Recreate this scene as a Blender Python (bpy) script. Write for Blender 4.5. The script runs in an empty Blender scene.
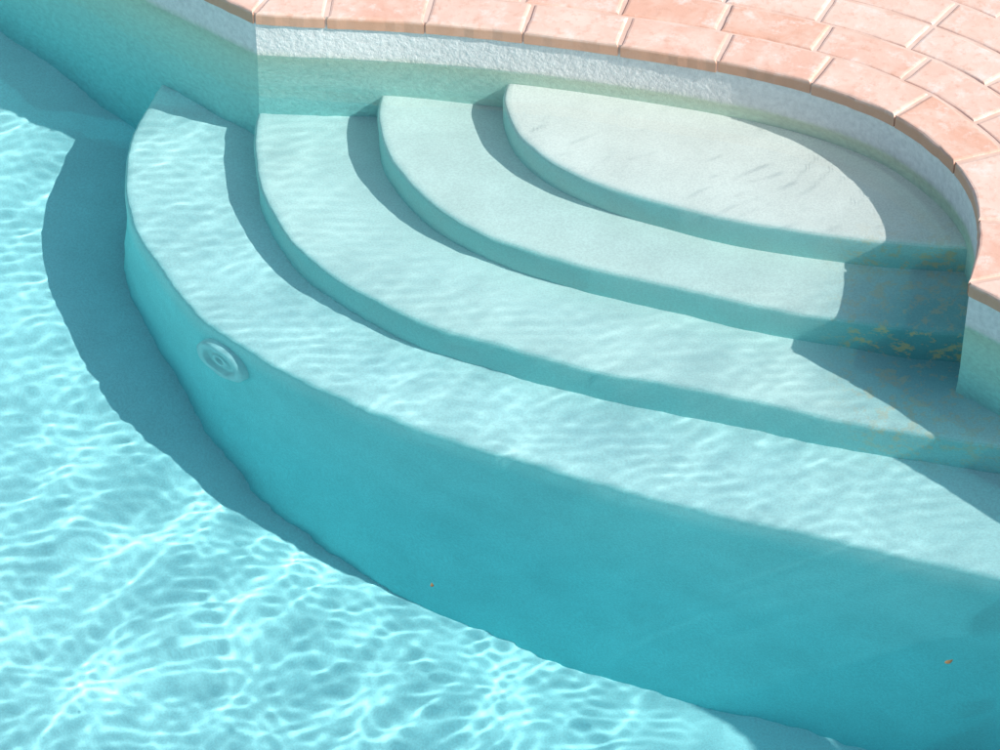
import bpy, bmesh, math, random
import numpy as np
from mathutils import Vector, noise
random.seed(4); rng=np.random.RandomState(7)
scene=bpy.context.scene
# ------------------------------------------------ helpers
def V2(x,y): return np.array([x,y],float)
def cr(pts,step=0.02):
    P=[np.array(p,float) for p in pts]; P=[2*P[0]-P[1]]+P+[2*P[-1]-P[-2]]
    out=[]
    for i in range(1,len(P)-2):
        a,b,c,d=P[i-1:i+3]; n=max(2,int(np.linalg.norm(c-b)/step))
        for k in range(n):
            t=k/n; out.append(0.5*((2*b)+(c-a)*t+(2*a-5*b+4*c-d)*t*t+(3*b-a-3*c+d)*t**3))
    out.append(P[-2]); return out
def mkobj(name,verts,faces,mats,smooth=False,parent=None,fm=None):
    me=bpy.data.meshes.new(name); me.from_pydata([tuple(map(float,v)) for v in verts],[],faces); me.update()
    for m in (mats if isinstance(mats,list) else [mats]): me.materials.append(m)
    if smooth: me.polygons.foreach_set('use_smooth',[True]*len(me.polygons))
    o=bpy.data.objects.new(name,me); scene.collection.objects.link(o)
    if parent: o.parent=parent
    return o
class NT:
    def __init__(s,name):
        s.m=bpy.data.materials.new(name); s.m.use_nodes=True; s.t=s.m.node_tree; s.t.nodes.clear()
        s.out=s.n('ShaderNodeOutputMaterial')
    def n(s,typ,props=None,**ins):
        nd=s.t.nodes.new(typ)
        for k,v in (props or {}).items(): setattr(nd,k,v)
        for k,v in ins.items(): s.set(nd,k.replace('_',' '),v)
        return nd
    def set(s,nd,k,v):
        sock=nd.inputs[int(k)] if k.isdigit() else nd.inputs[k]
        if isinstance(v,bpy.types.NodeSocket): s.t.links.new(v,sock)
        else: sock.default_value=v
    def mix(s,a,b,f,mode='MIX'):
        nd=s.t.nodes.new('ShaderNodeMix'); nd.data_type='RGBA'; nd.blend_type=mode
        for i,v in ((0,f),(6,a),(7,b)):
            if isinstance(v,bpy.types.NodeSocket): s.t.links.new(v,nd.inputs[i])
            else: nd.inputs[i].default_value=v
        return nd.outputs[2]
    def ramp(s,fac,els,interp='LINEAR'):
        nd=s.t.nodes.new('ShaderNodeValToRGB'); r=nd.color_ramp; r.interpolation=interp
        while len(r.elements)<len(els): r.elements.new(.5)
        for e,(p,c) in zip(r.elements,els):
            e.position=p; e.color=c if len(c)==4 else (*c,1)
        s.t.links.new(fac,nd.inputs[0]); return nd.outputs[0]
    def mr(s,v,a,b,c=0,d=1):
        return s.n('ShaderNodeMapRange',**{'Value':v,'From_Min':a,'From_Max':b,'To_Min':c,'To_Max':d}).outputs[0]
    def mul(s,a,b): return s.n('ShaderNodeMath',{'operation':'MULTIPLY'},**{'0':a,'1':b}).outputs[0]

# ------------------------------------------------ plan of the pool (metres)
A=V2(-.731,1.506); B=V2(1.247,.205)
u=(B-A)/np.linalg.norm(B-A); v=V2(u[1],-u[0]);
if v[1]>0: v=-v
ALC=cr([A,(-.596,1.49),(-.238,1.457),(.177,1.378),(.584,1.268),(.868,1.155),(1.086,1.015),(1.213,.863),(1.285,.711),(1.310,.549),(1.291,.369),B],.03)
RW=cr([B,(1.330,.130),(1.54,-.08),(1.84,-.39)],.04)
uL=V2(-.774,.633)
P0=A+3.5*uL; P1=RW[-1]+2.6*V2(.69,-.724); P2=P1+5*v; P3=P0+5*v
LOOP=[P0]+ALC+RW[1:]+[P1,P2,P3]

# ------------------------------------------------ materials
def plaster(name,els,stain_shade=False):
    t=NT(name); geo=t.n('ShaderNodeNewGeometry'); pos=geo.outputs['Position']
    sep=t.n('ShaderNodeSeparateXYZ',Vector=pos)
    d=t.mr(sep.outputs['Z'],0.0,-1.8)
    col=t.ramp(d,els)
    n1=t.n('ShaderNodeTexNoise',Vector=pos,Scale=5.0,Detail=3.0,Roughness=.65).outputs[0]
    n2=t.n('ShaderNodeTexNoise',Vector=pos,Scale=160.0,Detail=1.0,Roughness=.7).outputs[0]
    m=t.mul(t.mr(n1,.3,.7,.92,1.04),t.mr(n2,.3,.7,.90,1.05))
    vv=t.n('ShaderNodeCombineXYZ',X=m,Y=m,Z=m).outputs[0]
    col=t.mix(col,vv,1.0,'MULTIPLY')
    if stain_shade:
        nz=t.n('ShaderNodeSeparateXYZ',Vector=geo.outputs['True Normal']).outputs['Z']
        # shade painted into the colour of the upper steps' upright faces
        riser_shade=t.mul(t.mr(nz,.15,.75,1,0),t.mr(sep.outputs['Z'],-.60,-.55,0,1))
        riser_shade=t.mul(riser_shade,t.mr(n1,.3,.6,.75,1.0))
        col=t.mix(col,t.mix(col,(.56,.82,.84,1),1.0,'MULTIPLY'),riser_shade)
        # dark tint near the right corner, deepens the coping shadow by colour
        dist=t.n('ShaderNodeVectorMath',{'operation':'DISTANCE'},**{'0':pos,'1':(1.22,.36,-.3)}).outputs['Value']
        corner_shade=t.mul(t.mr(dist,.12,.42,1,0),t.mr(sep.outputs['Z'],-.02,-.2,0,1))
        col=t.mix(col,t.mix(col,(.32,.58,.63,1),1.0,'MULTIPLY'),corner_shade)
        near=t.mul(t.mr(dist,.25,.5,1,0),t.mr(sep.outputs['X'],.88,1.0,0,1))
        n3=t.n('ShaderNodeTexNoise',Vector=pos,Scale=24.0,Detail=4.0,Roughness=.75).outputs[0]
        st=t.mr(n3,.51,.59,0,.9)
        f=t.mul(t.mul(near,st),t.mr(nz,.2,.9,1,.45))
        col=t.mix(col,(.74,.55,.28,1),f)
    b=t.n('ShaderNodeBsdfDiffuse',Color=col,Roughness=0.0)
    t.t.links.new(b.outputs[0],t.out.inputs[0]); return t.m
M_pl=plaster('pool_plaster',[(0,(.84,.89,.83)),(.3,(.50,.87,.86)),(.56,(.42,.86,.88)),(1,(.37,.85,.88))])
M_st=plaster('step_plaster',[(0,(.87,.88,.81)),(.05,(.85,.88,.81)),(.14,(.73,.88,.81)),(.225,(.65,.88,.83)),(.305,(.58,.88,.86)),(.318,(.54,.87,.85)),(.38,(.33,.81,.82)),(.65,(.22,.76,.80)),(1,(.18,.73,.78))],True)  # ramp turns teal below the lowest tread: riser shade put into the colour

def wallmat():
    t=NT('wall_render'); pos=t.n('ShaderNodeNewGeometry').outputs['Position']
    sep=t.n('ShaderNodeSeparateXYZ',Vector=pos)
    n1=t.n('ShaderNodeTexNoise',Vector=pos,Scale=9.0,Detail=4.0,Roughness=.7).outputs[0]
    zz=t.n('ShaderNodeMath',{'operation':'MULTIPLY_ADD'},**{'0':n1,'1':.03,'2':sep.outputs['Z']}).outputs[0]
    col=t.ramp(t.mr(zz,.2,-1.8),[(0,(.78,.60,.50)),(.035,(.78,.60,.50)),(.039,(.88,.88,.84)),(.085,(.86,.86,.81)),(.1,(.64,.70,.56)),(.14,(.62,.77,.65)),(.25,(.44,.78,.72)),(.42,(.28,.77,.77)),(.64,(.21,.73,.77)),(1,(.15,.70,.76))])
    n2=t.n('ShaderNodeTexNoise',Vector=pos,Scale=55.0,Detail=3.0,Roughness=.7).outputs[0]
    m=t.mr(n2,.3,.7,.85,1.06); vv=t.n('ShaderNodeCombineXYZ',X=m,Y=m,Z=m).outputs[0]
    col=t.mix(col,vv,1.0,'MULTIPLY')
    bp=t.n('ShaderNodeBump',Strength=.7,Distance=.006,Height=n2)
    b=t.n('ShaderNodeBsdfDiffuse',Color=col,Roughness=0.0,Normal=bp.outputs[0])
    t.t.links.new(b.outputs[0],t.out.inputs[0]); return t.m
M_wall=wallmat()

def tilemat():
    t=NT('terracotta'); geo=t.n('ShaderNodeNewGeometry'); pos=geo.outputs['Position']
    at=t.n('ShaderNodeAttribute',{'attribute_name':'tint'}).outputs['Fac']
    col=t.ramp(at,[(0,(.76,.42,.29)),(.35,(.79,.47,.35)),(.7,(.81,.52,.40)),(1,(.83,.57,.45))])
    n1=t.n('ShaderNodeTexNoise',Vector=pos,Scale=7.0,Detail=6.0,Roughness=.65,Distortion=.6).outputs[0]
    col=t.mix(col,(.86,.67,.55,1),t.mr(n1,.42,.68,0,.75))
    n2=t.n('ShaderNodeTexNoise',Vector=pos,Scale=38.0,Detail=5.0,Roughness=.7).outputs[0]
    col=t.mix(col,(.68,.37,.25,1),t.mr(n2,.52,.68,0,.6))
    n5=t.n('ShaderNodeTexNoise',Vector=pos,Scale=15.0,Detail=6.0,Roughness=.75).outputs[0]
    col=t.mix(col,(.87,.75,.66,1),t.mr(n5,.53,.66,0,.65))
    z=t.n('ShaderNodeSeparateXYZ',Vector=pos).outputs['Z']
    col=t.mix(col,(.70,.36,.22,1),t.mr(z,.146,.136,0,.8))
    bp=t.n('ShaderNodeBump',Strength=.4,Distance=.003,Height=n2)
    b=t.n('ShaderNodeBsdfPrincipled',Base_Color=col,Roughness=.8,Normal=bp.outputs[0])
    t.t.links.new(b.outputs[0],t.out.inputs[0]); return t.m
M_tile=tilemat()
def mortar():
    t=NT('mortar'); pos=t.n('ShaderNodeNewGeometry').outputs['Position']
    n2=t.n('ShaderNodeTexNoise',Vector=pos,Scale=60.0,Detail=3.0).outputs[0]
    n3=t.n('ShaderNodeTexNoise',Vector=pos,Scale=9.0,Detail=3.0).outputs[0]
    col=t.mix((.82,.62,.51,1),(.74,.52,.41,1),n2)
    col=t.mix(col,(.70,.46,.35,1),t.mr(n3,.45,.6,0,.8))
    b=t.n('ShaderNodeBsdfPrincipled',Base_Color=col,Roughness=.95)
    t.t.links.new(b.outputs[0],t.out.inputs[0]); return t.m
M_mor=mortar()
def watermat():
    t=NT('water'); g=t.n('ShaderNodeBsdfGlass',Color=(.985,1,1,1),Roughness=0.0,IOR=1.33)
    t.t.links.new(g.outputs[0],t.out.inputs[0]); return t.m
M_wat=watermat()
def simple(name,c,r=.5,metal=0):
    t=NT(name); pos=t.n('ShaderNodeNewGeometry').outputs['Position']
    n2=t.n('ShaderNodeTexNoise',Vector=pos,Scale=40.0,Detail=4.0).outputs[0]
    col=t.mix((*c,1),tuple(x*.75 for x in c)+(1,),n2)
    b=t.n('ShaderNodeBsdfPrincipled',Base_Color=col,Roughness=r,Metallic=metal)
    t.t.links.new(b.outputs[0],t.out.inputs[0]); return t.m

# ------------------------------------------------ steps
STEPS=[
 (-.08,[(.045,1.56),(.018,1.402),(.015,1.298),(.059,1.146),(.159,1.007),(.315,.886),(.511,.796),(.733,.716),(.954,.661),(1.133,.629),(1.40,.605)]),
 (-.24,[(-.337,1.608),(-.367,1.475),(-.368,1.32),(-.324,1.145),(-.203,.95),(-.029,.785),(.198,.661),(.448,.566),(.695,.477),(.926,.411),(1.101,.367),(1.39,.318)]),
 (-.40,[(-.70,1.70),(-.74,1.47),(-.727,1.242),(-.703,1.095),(-.609,.88),(-.457,.696),(-.253,.54),(0,.41),(.275,.294),(.546,.206),(.814,.127),(1.09,.046),(1.38,-.03)]),
 (-.56,[(-1.03,1.887),(-1.082,1.752),(-1.132,1.541),(-1.143,1.338),(-1.113,1.141),(-1.026,.928),(-.89,.686),(-.736,.523),(-.559,.381),(-.275,.206),(.162,.004),(.664,-.191),(1.049,-.317),(1.30,-.407),(1.497,-.485),(1.75,-.52),(2.1,-.50)])]
steps=bpy.data.objects.new('pool_steps',None); scene.collection.objects.link(steps)
def noise1(p,s,a):
    q=noise.noise(Vector((p[0]*s,p[1]*s,3.3))); return q*a
for k,(z,pts) in enumerate(STEPS):
    c=cr(pts,.02); n=len(c)
    nor=[]
    for i in range(n):
        d=c[min(i+3,n-1)]-c[max(i-3,0)]; d/=np.linalg.norm(d)
        nor.append(V2(-d[1],d[0]))
    prof=[(0.0,-2.6),(0.0,z-.5),(0.0,z-.25),(0.0,z-.10),(0.0,z-.024),(.002,z-.014),(.007,z-.0055),(.015,z-.0012),(.026,z)]
    verts=[];faces=[]
    for off,zz in prof:
        for i in range(n):
            p=c[i]+nor[i]*(off+noise1(c[i],3,.006)+(noise1(c[i],14,.003) if zz>z-.03 else 0)); 
            verts.append((p[0],p[1],zz))
    for r in range(len(prof)-1):
        for i in range(n-1):
            a=r*n+i; faces.append((a,a+1,a+n+1,a+n))
    top=(len(prof)-1)*n; b0=len(verts)
    xl,xr=c[0][0],c[-1][0]
    verts+=[(xr+.3,2.6,z),(xl-.0,2.6,z)]
    faces.append(tuple([top+i for i in range(n)]+[b0,b0+1]))
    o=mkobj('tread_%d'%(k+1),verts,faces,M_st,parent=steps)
    me=o.data
    for p in me.polygons: p.use_smooth = len(p.vertices)==4
    bm=bmesh.new(); bm.from_mesh(me); bmesh.ops.recalc_face_normals(bm,faces=bm.faces)
    bmesh.ops.triangulate(bm,faces=[f for f in bm.faces if len(f.verts)>4])
    if max(bm.faces,key=lambda f:abs(f.normal.z)*f.calc_area()).normal.z<0: bmesh.ops.reverse_faces(bm,faces=bm.faces)
    bm.to_mesh(me); bm.free()

# ------------------------------------------------ walls
GZ=.1455
zs=[GZ,.11,.06,0.0,-.05,-.12,-.3,-.6,-1.2,-2.6]
L=LOOP+[LOOP[0]]; LL=[]
for i in range(len(L)-1):
    d=np.linalg.norm(L[i+1]-L[i]); m=max(1,int(d/.1))
    for j in range(m): LL.append(L[i]+(L[i+1]-L[i])*j/m)
n=len(LL); verts=[(p[0],p[1],z) for z in zs for p in LL]
faces=[(r*n+i,r*n+(i+1)%n,(r+1)*n+(i+1)%n,(r+1)*n+i) for r in range(len(zs)-1) for i in range(n)]
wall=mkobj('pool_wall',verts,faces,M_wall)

# ------------------------------------------------ floor
def ss(x): x=min(1,max(0,x)); return x*x*(3-2*x)
def zfloor(p):
    s=float(np.dot(p-A,u)); return -.95-.75*ss((s+.9)/2.6)+.2*ss((-.45-s)/.9)
verts=[];faces=[];NX=110
for j in range(NX+1):
    for i in range(NX+1):
        p=V2(-6.8+11.4*i/NX,-7.2+11.4*j/NX)
        verts.append((p[0],p[1],zfloor(p)))
for j in range(NX):
    for i in range(NX):
        a=j*(NX+1)+i; faces.append((a,a+1,a+NX+2,a+NX+1))
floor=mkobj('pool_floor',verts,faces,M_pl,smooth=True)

# ------------------------------------------------ ground sheet with the pool opening
bm=bmesh.new()
inner=[bm.verts.new((p[0],p[1],GZ)) for p in LL]
outer=[bm.verts.new((x,y,GZ)) for x,y in ((-150,-150),(150,-150),(150,150),(-150,150))]
es=[bm.edges.new((inner[i],inner[(i+1)%n])) for i in range(n)]+[bm.edges.new((outer[i],outer[(i+1)%4])) for i in range(4)]
bmesh.ops.triangle_fill(bm,edges=es,use_beauty=True)
for f in bm.faces:
    if f.normal.z<0: f.normal_flip()
me=bpy.data.meshes.new('ground'); bm.to_mesh(me); bm.free(); me.materials.append(M_mor)
ground=bpy.data.objects.new('ground',me); scene.collection.objects.link(ground)

# ------------------------------------------------ terracotta paving
tv=[];tf=[];tt=[]
def clip(poly,pt,nrm):
    out=[]
    for i in range(len(poly)):
        a=poly[i];b=poly[(i+1)%len(poly)]; da=np.dot(a-pt,nrm); db=np.dot(b-pt,nrm)
        if da>=0: out.append(a)
        if da*db<0: out.append(a+(b-a)*da/(da-db))
    return out
def area(p): return .5*sum(p[i][0]*p[(i+1)%len(p)][1]-p[(i+1)%len(p)][0]*p[i][1] for i in range(len(p)))
def add_tile(poly,zt=.15,wob=.0008):
    if len(poly)<3: return
    ar=area(poly)
    if abs(ar)<.0008: return
    if ar<0: poly=poly[::-1]
    cen=sum(poly)/len(poly); dz=random.gauss(0,wob); tx,ty=random.gauss(0,.005),random.gauss(0,.005)
    base=len(tv); m=len(poly)
    rings=[(0,.108),(0,.139),(.0015,.1448),(.005,.1485),(.010,.15)]
    for off,z in rings:
        for p in poly:
            d=cen-p; l=np.linalg.norm(d); q=p+d/l*min(off*1.3,l*.4)
            w=noise.noise(Vector((p[0]*30,p[1]*30,1)))*.003
            q=q+d/l*w
            tv.append((q[0],q[1],z+dz+((q-cen)[0]*tx+(q-cen)[1]*ty if z>.12 else 0)))
    t=random.random()
    for r in range(len(rings)-1):
        for i in range(m):
            tf.append((base+r*m+i,base+r*m+(i+1)%m,base+(r+1)*m+(i+1)%m,base+(r+1)*m+i)); tt.append(t)
    tf.append(tuple(base+(len(rings)-1)*m+i for i in range(m))); tt.append(t)
def course_path(path,W=.15,TL=.30,courses=9,clips=(),over=.006,side=1):
    path=[np.array(p) for p in path]
    R=[]; 
    for i in range(len(path)-1):
        d=np.linalg.norm(path[i+1]-path[i]); m=max(1,int(d/.02))
        for j in range(m): R.append(path[i]+(path[i+1]-path[i])*j/m)
    R.append(path[-1])
    N=[]
    for i in range(len(R)):
        d=R[min(i+2,len(R)-1)]-R[max(i-2,0)]; d/=np.linalg.norm(d); N.append(V2(-d[1],d[0])*side)
    g=.0035
    for cidx in range(courses):
        o0=cidx*W+g-(over+g if cidx==0 else 0); o1=(cidx+1)*W-g
        mid=[R[i]+N[i]*(o0+o1)/2 for i in range(len(R))]
        S=[0]
        for i in range(1,len(R)): S.append(S[-1]+np.linalg.norm(mid[i]-mid[i-1]))
        s=-random.random()*TL if cidx%2 else -TL*.3
        def at(sv,off):
            sv=min(max(sv,0),S[-1]); i=int(np.searchsorted(S,sv)); i=min(max(i,1),len(S)-1)
            f=(sv-S[i-1])/max(1e-9,S[i]-S[i-1]); r=R[i-1]+(R[i]-R[i-1])*f; nn=N[i-1]+(N[i]-N[i-1])*f
            return r+nn/np.linalg.norm(nn)*off
        while s<S[-1]:
            e=s+TL+random.gauss(0,.004)
            a=max(s+g,0); b=min(e-g,S[-1])
            if b-a>.02:
                j0=random.gauss(0,.0015) if cidx==0 else random.gauss(0,.001)
                k=10
                poly=[at(a+(b-a)*i/k,o0+j0) for i in range(k+1)]
                poly+=[at(b,o0+(o1-o0)*f) for f in (.25,.5,.75)]
                poly+=[at(b-(b-a)*i/k,o1) for i in range(k+1)]
                poly+=[at(a,o0+(o1-o0)*f) for f in (.75,.5,.25)]
                for pt,nr in clips: poly=clip(poly,pt,nr)
                add_tile(poly)
            s=e
def bis(d1,d2):
    m=d1/np.linalg.norm(d1)+d2/np.linalg.norm(d2); return m/np.linalg.norm(m)
dA=bis(uL,ALC[2]-A)
if np.dot(dA,v)>0: dA=-dA
dB=bis(RW[2]-B,ALC[-3]-B)
if np.dot(dB,v)>0: dB=-dB
nA=V2(dA[1],-dA[0]); nA=nA if np.dot(nA,u)>0 else -nA
nB=V2(dB[1],-dB[0]); nB=nB if np.dot(nB,-u)>0 else -nB
course_path(ALC,clips=[(A+nA*.004,nA),(B+nB*.004,nB)],side=1,courses=12)
course_path([A,P0+1.2*uL],clips=[(A-nA*.004,-nA)],side=-1,courses=5)
course_path(RW+[P1+1.2*V2(.69,-.724)],clips=[(B-nB*.004,-nB)],side=1,courses=9)
course_path([P1,P2],clips=[(P1,v)],side=1,courses=4)
course_path([P2,P3],side=1,courses=4)
course_path([P3,P0],clips=[(P0,v)],side=1,courses=4)
pav=mkobj('terracotta_paving',tv,tf,M_tile)
at=pav.data.attributes.new('tint','FLOAT','FACE'); at.data.foreach_set('value',tt)

# ------------------------------------------------ water
def axis(lo,a,b,hi,fine,coarse):
    return np.concatenate([np.arange(lo,a,coarse),np.arange(a,b,fine),np.arange(b,hi+coarse,coarse)])
X=axis(-6.6,-1.65,1.75,4.6,.0095,.10); Y=axis(-6.9,-1.8,2.0,4.0,.0095,.10)
GX,GY=np.meshgrid(X,Y)
fin=np.clip((GX+1.65)/.3,0,1)*np.clip((1.75-GX)/.3,0,1)*np.clip((GY+1.8)/.3,0,1)*np.clip((2.0-GY)/.3,0,1)
# ripples die down over the very shallow top tread
sh=np.clip((np.sqrt(((GX-.75)/.95)**2+((GY-1.05)/.6)**2)-.75)/.5,0,1); calm=.16+.84*sh*sh*(3-2*sh)
H=np.zeros_like(GX)
def waves(n,lmin,lmax,slope,dirc,spread,mask=None):
    global H
    S=np.zeros_like(GX)
    for i in range(n):
        l=lmin*(lmax/lmin)**rng.rand(); k=2*math.pi/l; th=dirc+rng.randn()*spread; ph=rng.rand()*6.283
        S+= math.sqrt(2/n)*slope/k*np.sin(k*(GX*math.cos(th)+GY*math.sin(th))+ph)
    H+= S if mask is None else S*mask
waves(40,.036,.062,.0046,math.radians(100),.5,fin*calm)
waves(26,.10,.22,.0056,math.radians(125),.6,fin*calm)
waves(14,.28,.5,.015,math.radians(115),.7,calm)
waves(14,.6,1.2,.016,math.radians(60),1.0)
ny,nx=GX.shape
co=np.stack([GX,GY,H],-1).reshape(-1,3).astype(np.float32)
idx=np.arange(nx*ny).reshape(ny,nx)
q=np.stack([idx[:-1,:-1],idx[:-1,1:],idx[1:,1:],idx[1:,:-1]],-1).reshape(-1,4)
me=bpy.data.meshes.new('water'); me.vertices.add(len(co)); me.vertices.foreach_set('co',co.ravel())
me.loops.add(q.size); me.loops.foreach_set('vertex_index',q.ravel().astype(np.int32))
me.polygons.add(len(q)); me.polygons.foreach_set('loop_start',np.arange(0,q.size,4,dtype=np.int32)); me.polygons.foreach_set('loop_total',np.full(len(q),4,dtype=np.int32))
me.polygons.foreach_set('use_smooth',np.ones(len(q),bool)); me.update(); me.validate(); me.materials.append(M_wat)
water=bpy.data.objects.new('water',me); scene.collection.objects.link(water)

# ------------------------------------------------ small floating leaves
M_leaf=simple('dry_leaf',(.22,.15,.06),.7)
def leaf(x,y,L,W,rot):
    vs=[];fs=[];n=9
    for i in range(n):
        t=i/(n-1); w=W*math.sin(math.pi*t**.8)*.5+.0004; xx=(t-.5)*L; zc=.003+.004*(2*t-1)**2
        for sgn in (-1,0,1):
            px,py=xx,sgn*w; vs.append((x+px*math.cos(rot)-py*math.sin(rot),y+px*math.sin(rot)+py*math.cos(rot),zc+abs(sgn)*w*.35))
    for i in range(n-1):
        for j in (0,1): a=i*3+j; fs.append((a,a+1,a+4,a+3))
    return mkobj('fallen_leaf',vs,fs,M_leaf,smooth=True)
leaf(1.06,-1.06,.024,.011,.5); leaf(-.165,-.80,.015,.008,1.7)

# ------------------------------------------------ return inlet on the big riser
c4=cr(STEPS[3][1],.02)
pi=min(range(len(c4)),key=lambda i:abs(c4[i][0]+.80)); pc=c4[pi]; d=c4[pi+1]-c4[pi-1]; d/=np.linalg.norm(d)
out2=V2(d[1],-d[0]); fc=Vector((pc[0]+out2[0]*.006,pc[1]+out2[1]*.006,-.73))
ex=Vector((d[0],d[1],0)); ez=Vector((0,0,1)); eo=Vector((out2[0],out2[1],0))
prof=[(0,.0),(.012,.0),(.016,.012),(.03,.012),(.033,.004),(.060,.004),(.064,.018),(.085,.020),(.096,.013),(.100,-.02)]
vs=[];fs=[];K=40
for r,h in prof:
    for i in range(K):
        a=2*math.pi*i/K; vs.append(fc+ex*(r*math.cos(a))+ez*(r*math.sin(a))+eo*h)
for r in range(len(prof)-1):
    for i in range(K): fs.append((r*K+i,r*K+(i+1)%K,(r+1)*K+(i+1)%K,(r+1)*K+i))
inlet=mkobj('pool_return_inlet',vs,fs,simple('white_plastic',(.48,.86,.87),.4),smooth=True)

# ------------------------------------------------ caustics flags
def flag(o,n):
    for t in (o,getattr(o,'cycles',None)):
        try:
            if t is not None and hasattr(t,n): setattr(t,n,True); return True
        except Exception as e: print(e)
    print('noflag',n); return False
flag(water,'is_caustics_caster')
for o in [wall,floor,inlet]+list(steps.children): flag(o,'is_caustics_receiver')

# ------------------------------------------------ light
elev=math.radians(38.5); hd=V2(-1,.44); hd/=np.linalg.norm(hd)
tr=Vector((hd[0]*math.cos(elev),hd[1]*math.cos(elev),-math.sin(elev)))
sl=bpy.data.lights.new('sun','SUN'); sl.energy=5; sl.angle=math.radians(.5); sl.color=(1,.98,.95)
so=bpy.data.objects.new('sun',sl); scene.collection.objects.link(so); so.rotation_euler=tr.to_track_quat('-Z','Y').to_euler(); so.location=(6,-2,8)
print('sunflag',flag(sl,'is_caustics_light'))
w=bpy.data.worlds.new('World'); scene.world=w; w.use_nodes=True; nt=w.node_tree
sk=nt.nodes.new('ShaderNodeTexSky'); sk.sky_type='NISHITA'; sk.sun_disc=False; sk.sun_elevation=elev; sk.sun_rotation=math.atan2(-hd[0],-hd[1])
bg=nt.nodes['Background']; nt.links.new(sk.outputs[0],bg.inputs[0]); bg.inputs[1].default_value=.135

# ------------------------------------------------ camera
cam=bpy.data.cameras.new('camera'); cam.lens=109.5; cam.sensor_width=36; cam.clip_end=1000
co=bpy.data.objects.new('camera',cam); scene.collection.objects.link(co); scene.camera=co
EL=math.radians(40); co.location=(0,-8*math.cos(EL),8*math.sin(EL)); co.rotation_euler=(math.radians(50),0,0)
scene.view_settings.view_transform='Standard'; scene.view_settings.look='None'; scene.view_settings.exposure=0
